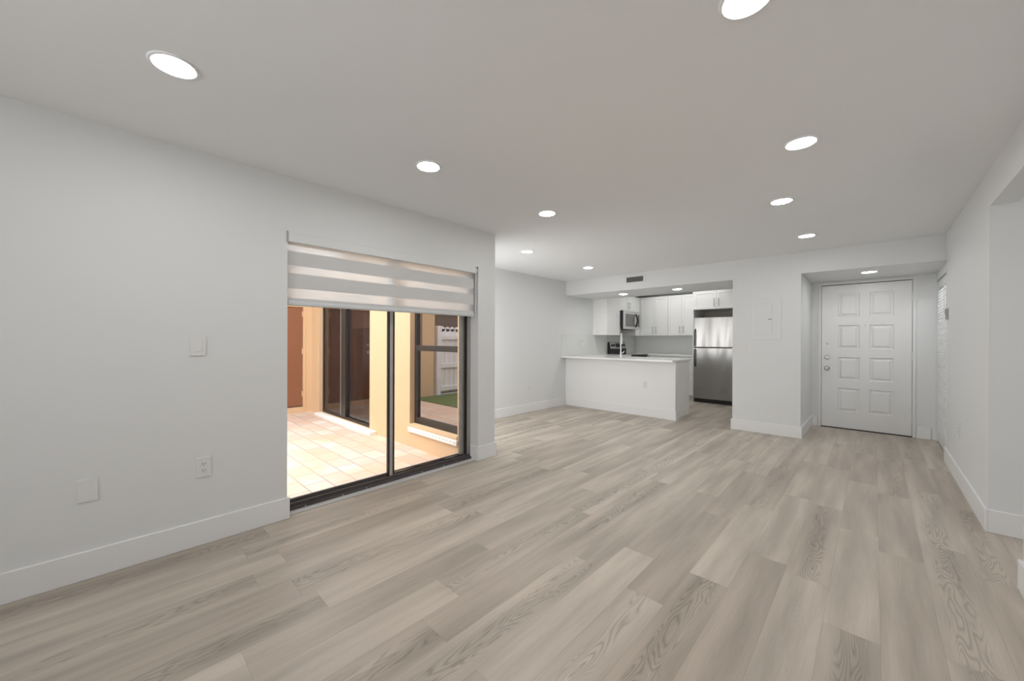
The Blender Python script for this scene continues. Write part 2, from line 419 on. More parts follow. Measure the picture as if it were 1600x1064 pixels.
# ------------------------------------------------------------------ shell
bm = B(); box(bm, -3.13, XR + 0.02, YS, PY, -0.06, 0.0); box(bm, XL2 - 0.1, XR + 0.02, PY, 9.35, -0.06, 0.0); box(bm, XR + 0.02, 3.2, 3.1, 4.2, -0.06, 0); box(bm, XR + 0.02, 1.4, 6.0, 7.5, -0.06, 0)
struct('floor', bm, 'floor')
bm = B(); box(bm, -3.24, XR + 0.14, YS, PY, H, H + 0.1); box(bm, XL2 - 0.1, XR + 0.14, PY, YB, H, H + 0.1)
box(bm, XL2 - 0.1, -1.49, YB, 9.35, H, H + 0.1)
struct('ceiling', bm, 'ceil')
bm = B(); box(bm, -3.24, XL, YS, OY0, 0, H); box(bm, -3.24, XL, OY1, PY, 0, H); box(bm, -3.24, XL, OY0, OY1, OZ, H)
struct('wall_left', bm, 'paint')
bm = B(); box(bm, XL2 - 0.12, XL2, PY - 0.12, 9.35, 0, H)
struct('wall_dining', bm, 'paint')
bm = B(); box(bm, XL2, -3.24, PY - 0.12, PY, 0, H)
struct('wall_dining_return', bm, 'paint')
# beam over peninsula
bm = B(); box(bm, XL2, -1.49, YB, 7.25, BZ, H)
struct('ceiling_beam', bm, 'paint')
bm = B(); box(bm, -1.49, -0.695, YB, YD + 0.1, 0, H); box(bm, -1.49, -1.39, YD + 0.1, 9.25, 0, H)
struct('wall_kitchen_divider', bm, 'paint')
bm = B(); box(bm, XL2, -1.39, 9.25, 9.35, 0, H)
struct('wall_kitchen_back', bm, 'paint')
bm = B(); box(bm, -0.695, XR + 0.05, YB, YD + 0.1, BZ, H)
struct('ceiling_entry', bm, 'paint')
DX0, DX1, DZ = -0.573, 0.366, 2.103
bm = B(); box(bm, -0.695, DX0 - 0.035, YD, YD + 0.1, 0, BZ); box(bm, DX1 + 0.035, XR + 0.05, YD, YD + 0.1, 0, BZ); box(bm, DX0 - 0.035, DX1 + 0.035, YD, YD + 0.1, DZ + 0.035, BZ)
struct('wall_entry', bm, 'paint')
# right wall: hall opening y 3.23..4.08, bifold closet y 6.15..7.28
HY0, HY1, HZ = 3.232, 4.075, 2.192
BY0, BY1, BFZ = 6.16, 7.30, 2.06
bm = B(); box(bm, XR, XR + 0.12, YS, HY0, 0, H); box(bm, XR, XR + 0.12, HY0, HY1, HZ, H); box(bm, XR, XR + 0.12, HY1, BY0, 0, H)
box(bm, XR + 0.02, XR + 0.12, BY0, BY1, BFZ, H); box(bm, XR + 0.02, XR + 0.12, BY1, YD + 0.1, 0, H)
struct('wall_right', bm, 'paint')
bm = B(); box(bm, XR + 0.12, 3.2, HY1, HY1 + 0.12, 0, H); box(bm, 3.1, 3.2, 3.1, HY1, 0, H); box(bm, XR + 0.12, 3.1, HY0 - 0.12, HY0, 0, H)
struct('wall_hallway', bm, 'paint')
bm = B(); box(bm, XR + 0.12, 3.2, HY0 - 0.12, HY1, HZ, HZ + 0.1)
struct('ceiling_hallway', bm, 'ceil')
# unseen wall behind the camera, window opening added for fill daylight
bm = B(); box(bm, -3.24, -1.9, YS - 0.12, YS, 0, H); box(bm, -0.5, XR + 0.12, YS - 0.12, YS, 0, H); box(bm, -1.9, -0.5, YS - 0.12, YS, 2.1, H); box(bm, -1.9, -0.5, YS - 0.12, YS, 0, 1.0)
struct('wall_rear', bm, 'paint')
bm = B()
for a in (-1.9, -1.22, -0.54): box(bm, a, a + 0.04, YS - 0.09, YS - 0.05, 1.0, 2.1)
box(bm, -1.9, -0.5, YS - 0.09, YS - 0.05, 1.0, 1.05); box(bm, -1.9, -0.5, YS - 0.09, YS - 0.05, 2.05, 2.1)
w1 = struct('rear_fill_window', bm, 'alu')  # frame of the added opening that lets sky light fill the room
# closet behind the bifold
bm = B(); box(bm, XR + 0.12, XR + 0.75, BY0 - 0.1, BY0, 0, H); box(bm, XR + 0.12, XR + 0.75, BY1, BY1 + 0.1, 0, H); box(bm, XR + 0.7, XR + 0.75, BY0, BY1, 0, H)
struct('wall_closet', bm, 'paint')

# ------------------------------------------------------------------ baseboards
def bb(name, segs):
    bm = B()
    for (x0, x1, y0, y1) in segs: box(bm, x0, x1, y0, y1, 0, BBH, 0.003, 1)
    return struct(name, bm, 'base')
bb('baseboard_left', [(XL, XL + BT, YS, OY0 + 0.014), (XL, XL + BT, OY1 - 0.005, PY + BT)])
bm = B(); box(bm, -3.15, XL, OY1 - 0.014, OY1, 0, BBH, 0.002, 1); struct('baseboard_jamb', bm, 'base')
bb('baseboard_pier', [(-3.24, XL, PY, PY + BT)])
bb('baseboard_dining', [(XL2, XL2 + BT, PY, YB - BT)])
bb('baseboard_peninsula', [(XL2 + BT, -2.30 + BT, YB - BT, YB), (-2.30, -2.30 + BT, YB, YB + 0.14)])
bb('baseboard_divider', [(-1.49 - BT, -0.695 + BT, YB - BT, YB), (-0.695, -0.695 + BT, YB, YD - BT), (-1.49 - BT, -1.49, YB, YB + 0.02)])
bb('baseboard_entry', [(-0.695, DX0 - 0.045, YD - BT, YD), (DX1 + 0.045, XR - 0.02, YD - BT, YD)])
bb('baseboard_right', [(XR - BT, XR, HY1 - BT, BY0 - 0.02), (XR, 3.1, HY1 - BT, HY1), (XR - BT, XR, YS, HY0 + BT), (XR, 3.1, HY0, HY0 + BT)])

# ------------------------------------------------------------------ entry door (door_1)
CO = {'x': 0, 'y': 0}
bm = B()
pans = []
for zc0, zc1 in ((0.268, 0.586), (0.726, 1.036), (1.178, 1.500), (1.645, 1.964)):
    pans += [(-0.388, -0.152, zc0 - 0.012, zc1 + 0.008), (-0.048, 0.194, zc0 - 0.012, zc1 + 0.008)]
panelled(bm, 'y', YD - 0.004, DX0, DX1, 0.014, DZ - 0.007, 0.04, pans, [(0.010, 0.013), (0.022, 0.013), (0.046, 0.002)])
d1 = struct('door_1', bm, 'door')
bm = B(); JW = 0.035
box(bm, DX0 - JW, DX0 - 0.004, YD - 0.012, YD + 0.08, 0, DZ + JW); box(bm, DX1 + 0.004, DX1 + JW, YD - 0.012, YD + 0.08, 0, DZ + JW); box(bm, DX0 - 0.004, DX1 + 0.004, YD - 0.012, YD + 0.08, DZ + 0.004, DZ + JW)
obj('door_frame', bm, 'door', d1)
bm = B(); box(bm, DX0 - 0.004, DX1 + 0.004, YD - 0.02, YD + 0.08, 0.0, 0.010); obj('threshold', bm, 'bronze', d1)
bm = B(); box(bm, DX0 - 0.004, DX1 + 0.004, YD + 0.045, YD + 0.06, 0.0, DZ + 0.004); obj('gap_shade_sheet', bm, 'slot', d1)  # dark sheet behind the leaf, shade of the door gap put into its colour
bm = B(); lathe(bm, (-0.508, YD - 0.004, 0.876), 'y', [(0.0, 0.0), (0.033, 0.0), (0.033, -0.008), (0.014, -0.012), (0.012, -0.035), (0.026, -0.045), (0.029, -0.060), (0.022, -0.071), (0.0, -0.074)])
obj('door_knob', bm, 'nickel', d1, True)['label'] = 'brushed nickel round knob'
bm = B(); lathe(bm, (-0.508, YD - 0.004, 1.038), 'y', [(0.0, 0.0), (0.031, 0.0), (0.031, -0.010), (0.024, -0.016), (0.0, -0.017)]); box(bm, -0.512, -0.504, YD - 0.036, YD - 0.02, 1.022, 1.054, 0.002, 1)
obj('deadbolt', bm, 'nickel', d1, True)
bm = B(); lathe(bm, (-0.507, YD - 0.004, 1.238), 'y', [(0.0, 0.0), (0.011, 0.0), (0.009, -0.006), (0.0, -0.008)]); obj('latch_button', bm, 'grey', d1, True)
bm = B(); lathe(bm, (-0.093, YD - 0.004, 1.506), 'y', [(0.0, 0.0), (0.008, 0.0), (0.007, -0.004), (0.0, -0.004)]); obj('peephole', bm, 'nickel', d1, True)
for z in (0.22, 1.03, 1.83):
    bm = B(); cyl(bm, (DX1 + 0.004, YD - 0.012, z), 'z', 0.008, 0.10, 12); obj('hinge', bm, 'door', d1, True)

# ------------------------------------------------------------------ bifold louvred door (door_3)
d3 = bpy.data.objects.new('door_3', None); COL.objects.link(d3); d3.location = (XR + 0.045, (BY0 + BY1) / 2, 0); ORG['door_3'] = Vector(d3.location); d3['kind'] = 'structure'
nl = 2; lw = (BY1 - BY0 - 0.012) / nl
for k in range(nl):
    y0 = BY0 + 0.004 + k * (lw + 0.004); y1 = y0 + lw - 0.002; xa, xb = XR + 0.030, XR + 0.058
    bm = B(); st = 0.045
    box(bm, xa, xb, y0, y0 + st, 0.02, BFZ - 0.02); box(bm, xa, xb, y1 - st, y1, 0.02, BFZ - 0.02)
    for z0, z1 in ((0.02, 0.16), (0.98, 1.07), (BFZ - 0.11, BFZ - 0.02)): box(bm, xa, xb, y0 + st, y1 - st, z0, z1)
    lf = obj('door_leaf', bm, 'door', d3)
    bm = B()
    for zs, ze in ((0.16, 0.98), (1.07, BFZ - 0.11)):
        n = int((ze - zs) / 0.036)
        for i in range(n):
            z = zs + (i + 0.15) * (ze - zs) / n
            v = [bm.verts.new(p) for p in ((xa + 0.001, y0 + st, z), (xa + 0.001, y1 - st, z), (xb - 0.001, y1 - st, z + 0.026), (xb - 0.001, y0 + st, z + 0.026),
                                           (xa + 0.001, y0 + st, z + 0.008), (xa + 0.001, y1 - st, z + 0.008), (xb - 0.001, y1 - st, z + 0.034), (xb - 0.001, y0 + st, z + 0.034))]
            for q in ((0, 1, 2, 3), (7, 6, 5, 4), (0, 4, 5, 1), (2, 6, 7, 3), (0, 3, 7, 4), (1, 5, 6, 2)): bm.faces.new([v[t] for t in q])
    obj('louvres', bm, 'door', lf)
bm = B(); box(bm, XR + 0.02, XR + 0.07, BY0, BY1, BFZ - 0.018, BFZ); obj('top_track', bm, 'grey', d3)
bm = B(); box(bm, XR - 0.004, XR + 0.02, BY0 - 0.035, BY0 + 0.0, 0, BFZ); obj('door_casing', bm, 'door', d3)

# ------------------------------------------------------------------ sliding glass door (door_2)
d2 = bpy.data.objects.new('door_2', None); COL.objects.link(d2); d2.location = (-3.19, (OY0 + OY1) / 2, 0); ORG['door_2'] = Vector(d2.location); d2['kind'] = 'structure'
bm = B()
box(bm, -3.24, -3.125, OY0, OY1, -0.02, 0.030); box(bm, -3.165, -3.150, OY0, OY1, 0.03, 0.052); box(bm, -3.24, -3.22, OY0, OY1, 0.03, 0.060)
obj('bottom_track', bm, simple('weathered_track', (0.095, 0.083, 0.082), 0.5, 0.1, var=0.3, scale=12), d2)
bm = B()
for y in (1.02, 1.30, 1.5, 2.05, 2.3):
    cyl(bm, (-3.126, y, 0.017), 'x', 0.004, 0.004, 10)
obj('track_screws', bm, 'alu_light', d2)
bm = B(); box(bm, -3.125, -3.068, OY0 + 0.015, OY1 - 0.015, -0.001, 0.009, 0.003, 1); obj('floor_reducer', bm, 'alu_light', d2)
bm = B(); box(bm, -3.235, -3.16, OY1 - 0.05, OY1 - 0.0005, 0.03, OZ); box(bm, -3.205, -3.185, OY1 - 0.125, OY1 - 0.05, 0.06, OZ)
obj('jamb_stile', bm, 'alu', d2)
bm = B(); box(bm, -3.180, -3.157, OY1 - 0.066, OY1 - 0.05, 0.03, OZ); obj('seal_strip', bm, 'bronze', d2)
bm = B(); box(bm, -3.235, -3.16, OY0 + 0.0005, OY0 + 0.035, 0.03, OZ); obj('jamb_stile', bm, 'alu_light', d2)
bm = B(); box(bm, -3.235, -3.14, OY0, OY1, OZ - 0.05, OZ - 0.0005); obj('head_track', bm, 'alu', d2)
bm = B(); box(bm, -3.180, -3.150, 1.711, 1.724, 0.052, OZ - 0.05); box(bm, -3.222, -3.186, 1.768, 1.792, 0.06, OZ - 0.05); obj('meeting_stile_seal', bm, 'bronze', d2)
bm = B(); box(bm, -3.185, -3.152, 1.724, 1.757, 0.052, OZ - 0.05, 0.004, 2); obj('meeting_stile', bm, 'alu_mid', d2)
bm = B(); box(bm, -3.170, -3.164, OY0 + 0.035, 1.73, 0.045, OZ - 0.05); obj('glass_pane', bm, 'glass', d2)
bm = B(); box(bm, -3.205, -3.199, 1.75, OY1 - 0.05, 0.055, OZ - 0.05); obj('glass_pane', bm, 'glass', d2)

# ------------------------------------------------------------------ zebra roller shade
rs = thing('roller_shade', 'white zebra roller shade half lowered over the sliding glass door', 'window shade', (-3.06, 1.75, 1.49))
bm = B(); box(bm, -3.125, XL + 0.006, OY0 + 0.001, 2.632, 1.978, OZ - 0.001, 0.004, 2); obj('cassette', bm, 'paint', rs)
bm = B(); box(bm, -3.06, XL + 0.009, OY0 - 0.006, OY0 + 0.0005, 1.974, OZ + 0.002); obj('end_cap', bm, 'grey', rs)
bm = B(); box(bm, -3.13, XL + 0.009, 2.6325, 2.640, 1.974, OZ - 0.001); obj('end_cap', bm, 'paint', rs)
bm = B(); box(bm, -3.0615, -3.0600, OY0 + 0.006, 2.628, 1.53, 1.980); obj('shade_fabric', bm, 'zebra', rs)
bm = B(); box(bm, -3.074, -3.048, OY0 + 0.004, 2.634, 1.522, 1.556, 0.009, 3); obj('bottom_rail', bm, simple('shade_rail', (0.66, 0.68, 0.69), 0.35), rs, True)
bm = B(); tube(bm, [(-3.045, 2.648, 2.0 - 0.05 * i + 0.0) for i in range(11)], 0.0035, 8)
tube(bm, [(-3.060, 2.660, 2.0 - 0.05 * i) for i in range(11)], 0.0035, 8)
box(bm, -3.066, -3.038, 2.640, 2.668, 1.99, 2.03, 0.003, 1); obj('pull_chain', bm, 'plate', rs)

# ------------------------------------------------------------------ recessed lights
def light(x, y, z, label):
    t = thing('recessed_light', label, 'ceiling light', (x, y, z), 'recessed ceiling lights')
    bm = B(); lathe(bm, (x, y, z), 'z', [(0.070, 0.002), (0.070, -0.004), (0.074, -0.0065), (0.083, -0.005), (0.086, 0.0), (0.086, 0.001)], 56)
    obj('trim_ring', bm, 'ceil', t, True)
    bm = B(); lathe(bm, (x, y, z), 'z', [(0.070, 0.0), (0.070, -0.0035), (0.0, -0.0045)], 56)
    obj('lens', bm, 'lens', t, True)
    return t
L0 = light(-2.160, 0.184, H, 'round recessed ceiling light at upper left, nearest the plain left wall')
for x, y, z, lb in (
    (-2.168, 1.463, H, 'round recessed ceiling light above the sliding glass door side, second from the left'),
    (-2.176, 2.752, H, 'round recessed ceiling light level with the wall corner past the sliding door'),
    (-3.309, 3.763, H, 'small round recessed light over the dining recess, beside the projecting wall corner'),
    (-3.320, 5.255, H, 'small round recessed light over the dining recess, just before the beam with the vent'),
    (-0.318, 1.486, H, 'round recessed ceiling light cut off by the top edge of the photo'),
    (-0.315, 2.782, H, 'large round recessed ceiling light at right, nearest the camera after the cropped one'),
    (-0.563, 3.837, H, 'round recessed ceiling light at right, middle one between camera and back wall'),
    (-0.544, 5.284, H, 'small round recessed ceiling light closest to the beam above the entry'),
    (-3.473, 6.735, BZ, 'small recessed light in the beam underside near the microwave'),
    (-2.451, 6.681, BZ, 'small recessed light in the beam underside toward the refrigerator'),
    (-0.050, 6.641, BZ, 'small recessed light in the low ceiling before the entry door')):
    dup(L0, (x, y, z), lb)

# ------------------------------------------------------------------ wall plates
def plate_x(x, y0, y1, z0, z1, s):   # on a wall facing s along x
    bm = B(); a, b_ = sorted((x, x + s * 0.006)); box(bm, a, b_, y0, y1, z0, z1, 0.002, 2); return bm
def plate_y(y, x0, x1, z0, z1, s):
    bm = B(); a, b_ = sorted((y, y + s * 0.006)); box(bm, x0, x1, a, b_, z0, z1, 0.002, 2); return bm
def outlet(name, label, axis, w_, c, z0, z1, s, tamper=True):
    hw = 0.036
    if axis == 'x': t = thing(name, label, 'outlet', (w_, c, z0), 'duplex wall outlets')
    else: t = thing(name, label, 'outlet', (c, w_, z0), 'duplex wall outlets')
    if axis == 'x': obj('cover_plate', plate_x(w_, c - hw, c + hw, z0, z1, s), 'plate', t)
    else: obj('cover_plate', plate_y(w_, c - hw, c + hw, z0, z1, s), 'plate', t)
    zc = (z0 + z1) / 2; q = w_ + s * 0.006; q2 = q + s * 0.002
    for dz in (-0.020, 0.020):
        bm = B()
        if axis == 'x': cyl(bm, (q, c, zc + dz), 'x', 0.0165, s * 0.002, 20)
        else: cyl(bm, (c, q, zc + dz), 'y', 0.0165, s * 0.002, 20)
        f = obj('receptacle', bm, 'plate', t, True)
        bm = B()
        for dd in (-0.007, 0.007):
            a, b_ = sorted((q2, q2 + s * 0.0006))
            if axis == 'x': box(bm, a, b_, c + dd - 0.0016, c + dd + 0.0016, zc + dz - 0.001, zc + dz + 0.008)
            else: box(bm, c + dd - 0.0016, c + dd + 0.0016, a, b_, zc + dz - 0.001, zc + dz + 0.008)
        if axis == 'x': cyl(bm, (q2, c, zc + dz - 0.008), 'x', 0.0028, s * 0.0006, 10)
        else: cyl(bm, (c, q2, zc + dz - 0.008), 'y', 0.0028, s * 0.0006, 10)
        obj('slots', bm, 'slot', f)
    return t
outlet('wall_outlet', 'white duplex outlet low on the left wall beside the sliding door', 'x', XL, 0.400, 0.418, 0.540, 1)
outlet('wall_outlet', 'white duplex outlet low on the wall of the dining recess', 'x', XL2, 5.106, 0.378, 0.492, 1)
outlet('wall_outlet', 'white duplex outlet on the front of the kitchen peninsula', 'y', YB, -2.80, 0.475, 0.590, -1)
outlet('wall_outlet', 'white duplex outlet on the right wall near the closet', 'x', XR, 5.28, 0.405, 0.555, -1)
outlet('wall_outlet', 'white outlet in the backsplash above the peninsula counter', 'x', XL2 + 0.008, 6.75, 1.155, 1.275, 1)
tag(obj('blank_cover_plate', plate_x(XL, -0.122, -0.047, 0.410, 0.529, 1), 'plate'), 'square blank white cover plate low on the left wall', 'cover plate')
t = thing('light_switch', 'white rocker switch at mid height on the left wall', 'light switch', (XL, 0.372, 1.172))
obj('cover_plate', plate_x(XL, 0.334, 0.410, 1.174, 1.294, 1), 'plate', t)
bm = B(); box(bm, XL + 0.006, XL + 0.0095, 0.354, 0.390, 1.200, 1.268, 0.0015, 1); obj('rocker', bm, 'plate', t)
t = thing('light_switch', 'white two gang switch on the wall right of the refrigerator', 'light switch', (-1.393, YB, 1.115))
obj('cover_plate', plate_y(YB, -1.470, -1.316, 1.118, 1.250, -1), 'plate', t)
for x in (-1.432, -1.362):
    bm = B(); box(bm, x, x + 0.034, YB - 0.0095, YB - 0.006, 1.150, 1.220, 0.0015, 1); obj('rocker', bm, 'plate', t)
t = thing('light_switch', 'white switch on the narrow side wall left of the entry door', 'light switch', (-0.695, 6.29, 1.14))
obj('cover_plate', plate_x(-0.695, 6.245, 6.345, 1.14, 1.275, 1), 'plate', t)
bm = B(); box(bm, -0.689, -0.6855, 6.275, 6.312, 1.170, 1.240, 0.0015, 1); obj('rocker', bm, 'plate', t)
# thermostat on right wall by closet
t = thing('thermostat', 'small grey wall control on the right wall beside the louvred closet door', 'thermostat', (XR, 6.03, 1.50))
bm = B(); box(bm, XR - 0.020, XR, 6.005, 6.065, 1.510, 1.625, 0.004, 2); obj('housing', bm, 'grey', t)
bm = B(); box(bm, XR - 0.0215, XR - 0.020, 6.015, 6.055, 1.57, 1.612); obj('display', bm, 'slot', t)
# breaker panel
t = thing('breaker_panel', 'white painted electrical panel cover flush on the wall between kitchen and entry', 'electrical panel', (-1.06, YB, 1.29))
bm = B(); box(bm, -1.262, -0.905, YB - 0.006, YB, 1.295, 1.870, 0.003, 2); obj('panel_frame', bm, 'paint', t)
bm = B(); box(bm, -1.205, -1.008, YB - 0.0105, YB - 0.006, 1.365, 1.785, 0.002, 1); dr = obj('panel_door', bm, 'paint', t)
bm = B(); box(bm, -1.055, -1.015, YB - 0.0135, YB - 0.0105, 1.565, 1.580, 0.001, 1); obj('latch', bm, 'grey', dr)
bm = B(); box(bm, -1.19, -1.02, YB - 0.0085, YB - 0.006, 1.800, 1.840, 0.001, 1); obj('upper_label_plate', bm, 'paint', t)
# vent on the beam
t = thing('air_vent', 'white framed air vent with dark slats on the beam above the kitchen', 'air vent', (-2.99, YB, 2.265))
bm = B()
for (a, b_, c, d) in ((-3.185, -2.800, 2.263, 2.285), (-3.185, -2.800, 2.372, 2.392), (-3.185, -3.145, 2.285, 2.372), (-2.840, -2.800, 2.285, 2.372)): box(bm, a, b_, YB - 0.008, YB, c, d, 0.002, 1)
obj('vent_frame', bm, 'paint', t)
bm = B(); box(bm, -3.145, -2.840, YB - 0.0015, YB - 0.0005, 2.285, 2.372); obj('backing', bm, 'vent', t)
for i in range(15):
    bm = B(); x = -3.136 + i * 0.0205; box(bm, x, x + 0.006, YB - 0.007, YB - 0.0015, 2.285, 2.372); obj('slat', bm, 'vent_slat', t)

# ------------------------------------------------------------------ kitchen
CZ = 0.965     # counter top height
XP = -2.30
t = thing('kitchen_peninsula', 'white kitchen peninsula half wall facing the living room', 'kitchen peninsula', (-3.37, 6.67, 0))
bm = B(); box(bm, XL2 + 0.001, XP, YB, YB + 0.12, 0, CZ - 0.032); obj('half_wall', bm, simple('peninsula_paint', (0.86, 0.86, 0.86), 0.5), t)
bm = B(); box(bm, XL2 + 0.001, XP - 0.03, YB + 0.121, 6.93, 0.0, CZ - 0.032); obj('base_cabinets', bm, 'cab', t)
bm = B(); box(bm, XL2 + 0.001, XP + 0.005, 6.07, 6.97, CZ - 0.031, CZ - 0.0005, 0.002, 1); box(bm, XL2 + 0.001, -3.83, 6.97, 7.805, CZ - 0.031, CZ - 0.0005)
tag(obj('peninsula_countertop', bm, 'quartz'), 'white quartz countertop overhanging the peninsula, with faucet on it', 'countertop')
bm = B(); box(bm, XL2 + 0.001, -3.84, 6.94, 7.80, 0.0, CZ - 0.032)
tag(obj('base_cabinet', bm, 'cab'), 'white base cabinet between peninsula and range, under the left counter', 'cabinet')
# faucet
FXC, FYC = -3.46, 6.62
t = thing('kitchen_faucet', 'tall slim gooseneck faucet standing on the peninsula counter', 'faucet', (FXC, FYC, CZ))
bm = B(); lathe(bm, (FXC, FYC, CZ), 'z', [(0.0, 0.0), (0.026, 0.0), (0.026, 0.006), (0.017, 0.012), (0.015, 0.10), (0.0, 0.10)], 24); obj('base', bm, 'chrome', t, True)
dx_, dy_ = -0.36, 0.933
pts = [(FXC, FYC, CZ + 0.08), (FXC, FYC, CZ + 0.30)]
for k in range(1, 11):
    a = math.pi * k / 10; q = 0.085 - 0.085 * math.cos(a); pts.append((FXC + dx_ * q, FYC + dy_ * q, CZ + 0.345 + 0.095 * math.sin(a)))
pts.append((FXC + dx_ * 0.17, FYC + dy_ * 0.17, CZ + 0.25))
bm = B(); tube(bm, pts, 0.0115, 12); obj('spout', bm, 'chrome', t, True)
bm = B(); tube(bm, [(FXC, FYC, CZ + 0.06), (FXC + 0.03, FYC + 0.02, CZ + 0.075), (FXC + 0.05, FYC + 0.03, CZ + 0.11)], 0.006, 10); obj('lever', bm, 'chrome', t, True)
# backsplash
bm = B(); box(bm, XL2 + 0.0005, XL2 + 0.008, 6.075, 9.24, CZ, 1.392); box(bm, XL2 + 0.008, -2.80, 9.242, 9.2495, CZ, 1.45)
struct('backsplash', bm, 'splash')

def pull(y_or_x, axis, face, c, z0, z1, parent, s):
    bm = B()
    if axis == 'y':
        tube(bm, [(c, face + s * 0.028, z0), (c, face + s * 0.028, z1)], 0.0055, 10)
        for z in (z0 + 0.015, z1 - 0.015): tube(bm, [(c, face, z), (c, face + s * 0.028, z)], 0.004, 8)
    else:
        tube(bm, [(face + s * 0.028, c, z0), (face + s * 0.028, c, z1)], 0.0055, 10)
        for z in (z0 + 0.015, z1 - 0.015): tube(bm, [(face, c, z), (face + s * 0.028, c, z)], 0.004, 8)
    return obj('handle', bm, 'nickel', parent, True)
SH = [(0.002, 0.0), (0.004, 0.006)]
def shaker(axis, face, a0, a1, z0, z1, parent, s, fr=0.057):
    bm = B(); panelled(bm, axis, face, a0, a1, z0, z1, 0.019, [(a0 + fr, a1 - fr, z0 + fr, z1 - fr)], [(0.003, 0.007), (0.004, 0.007)], s)
    return obj('door', bm, 'cab', parent)
CT, CB = 2.302, 1.392
# left wall cabinet, side to camera
XF = -4.115
t = thing('upper_cabinet', 'white wall cabinet left of the microwave, plain side toward the room', 'cabinet', (-4.27, 7.5, CB), 'white shaker cabinets')
bm = B(); box(bm, XL2 + 0.001, XF, 7.225, 7.795, CB, CT); obj('carcass', bm, 'cab', t)
d = shaker('x', XF + 0.020, 7.228, 7.792, CB, CT, t, 1); pull(0, 'x', XF + 0.020, 7.25 + 0.5, CB + 0.05, CB + 0.19, d, 1)
t = thing('upper_cabinet', 'short white two door cabinet directly above the microwave', 'cabinet', (-4.27, 8.2, 1.94), 'white shaker cabinets')
bm = B(); box(bm, XL2 + 0.001, XF, 7.80, 8.575, 1.945, CT); obj('carcass', bm, 'cab', t)
d = shaker('x', XF + 0.020, 7.803, 8.186, 1.948, CT, t, 1, 0.05); pull(0, 'x', XF + 0.020, 8.150, 2.0, 2.14, d, 1)
d = shaker('x', XF + 0.020, 8.190, 8.572, 1.948, CT, t, 1, 0.05); pull(0, 'x', XF + 0.020, 8.225, 2.0, 2.14, d, 1)
# microwave
t = thing('microwave', 'stainless over the range microwave hung under the short cabinet', 'microwave', (-4.22, 8.19, 1.53))
bm = B(); box(bm, XL2 + 0.01, -4.03, 7.805, 8.570, 1.530, 1.943, 0.002, 1); obj('body', bm, 'black', t)
bm = B(); box(bm, -4.030, -4.005, 7.805, 8.570, 1.530, 1.943, 0.004, 2); fd = obj('door', bm, simple('bright_steel', (0.62, 0.61, 0.60), 0.35, 0.6), t)
bm = B(); box(bm, -4.005, -4.002, 7.875, 8.300, 1.590, 1.872, 0.001, 1); obj('window', bm, 'microglass', fd)
bm = B(); box(bm, -4.005, -4.002, 8.500, 8.550, 1.590, 1.872, 0.001, 1); obj('control_panel', bm, 'blackglass', t)
bm = B(); tube(bm, [(-4.005, 8.36, 1.59), (-3.972, 8.36, 1.62), (-3.955, 8.36, 1.73), (-3.972, 8.36, 1.84), (-4.005, 8.36, 1.87)], 0.020, 12); obj('handle', bm, 'black', t, True)
bm = B()
for i in range(12): box(bm, -4.0055, -4.0045, 7.85 + i * 0.055, 7.89 + i * 0.055, 1.905, 1.912)
obj('vent_slots', bm, 'slot', t)
# range
t = thing('range', 'black and stainless electric range on the left kitchen wall behind the peninsula', 'stove', (-4.11, 8.19, 0))
RY0, RY1 = 7.812, 8.568
bm = B(); box(bm, XL2 + 0.03, -3.815, RY0, RY1, 0.02, CZ - 0.03); obj('body', bm, 'black', t)
bm = B(); box(bm, XL2 + 0.03, -3.80, RY0, RY1, CZ - 0.03, CZ - 0.002, 0.004, 1); obj('cooktop', bm, 'blackglass', t)
bm = B(); box(bm, -3.815, -3.790, RY0 + 0.005, RY1 - 0.005, 0.22, CZ - 0.11, 0.003, 1); od = obj('oven_door', bm, 'steel', t)
bm = B(); tube(bm, [(-3.75, RY0 + 0.06, CZ - 0.17), (-3.75, RY1 - 0.06, CZ - 0.17)], 0.010, 12)
for y in (RY0 + 0.08, RY1 - 0.08): tube(bm, [(-3.79, y, CZ - 0.17), (-3.75, y, CZ - 0.17)], 0.007, 8)
obj('handle', bm, 'steel', od, True)
# backguard: wedge body
bm = B()
prof = [(XL2 + 0.03, CZ), (-4.335, CZ), (-4.335, 1.045), (-4.372, 1.235), (XL2 + 0.03, 1.235)]
for y in (RY0, RY1): pass
va = [bm.verts.new((x, RY0, z)) for x, z in prof]; vb = [bm.verts.new((x, RY1, z)) for x, z in prof]
bm.faces.new(va); bm.faces.new(vb[::-1])
for i in range(len(prof)): bm.faces.new((va[i], va[(i + 1) % 5], vb[(i + 1) % 5], vb[i]))
bg_ = obj('backguard', bm, 'black', t)
def slope(z): return -4.335 - 0.037 * (z - 1.045) / 0.19
bm = B(); y0, y1 = RY0 + 0.012, RY1 - 0.012
def slab(bm, y0, y1, z0, z1, off, th):
    v = [bm.verts.new(p) for p in ((slope(z0) + off, y0, z0), (slope(z0) + off, y1, z0), (slope(z1) + off, y1, z1), (slope(z1) + off, y0, z1),
        (slope(z0) + off + th, y0, z0), (slope(z0) + off + th, y1, z0), (slope(z1) + off + th, y1, z1), (slope(z1) + off + th, y0, z1))]
    for q in ((0, 1, 2, 3), (7, 6, 5, 4), (0, 4, 5, 1), (2, 6, 7, 3), (0, 3, 7, 4), (1, 5, 6, 2)): bm.faces.new([v[i] for i in q])
slab(bm, y0, y1, 1.085, 1.228, 0.0005, 0.004); obj('control_face', bm, simple('satin_steel', (0.55, 0.54, 0.53), 0.4, 0.5), bg_)
bm = B(); slab(bm, RY0 + 0.26, RY0 + 0.47, 1.115, 1.205, 0.0046, 0.001); obj('display', bm, 'blackglass', bg_)
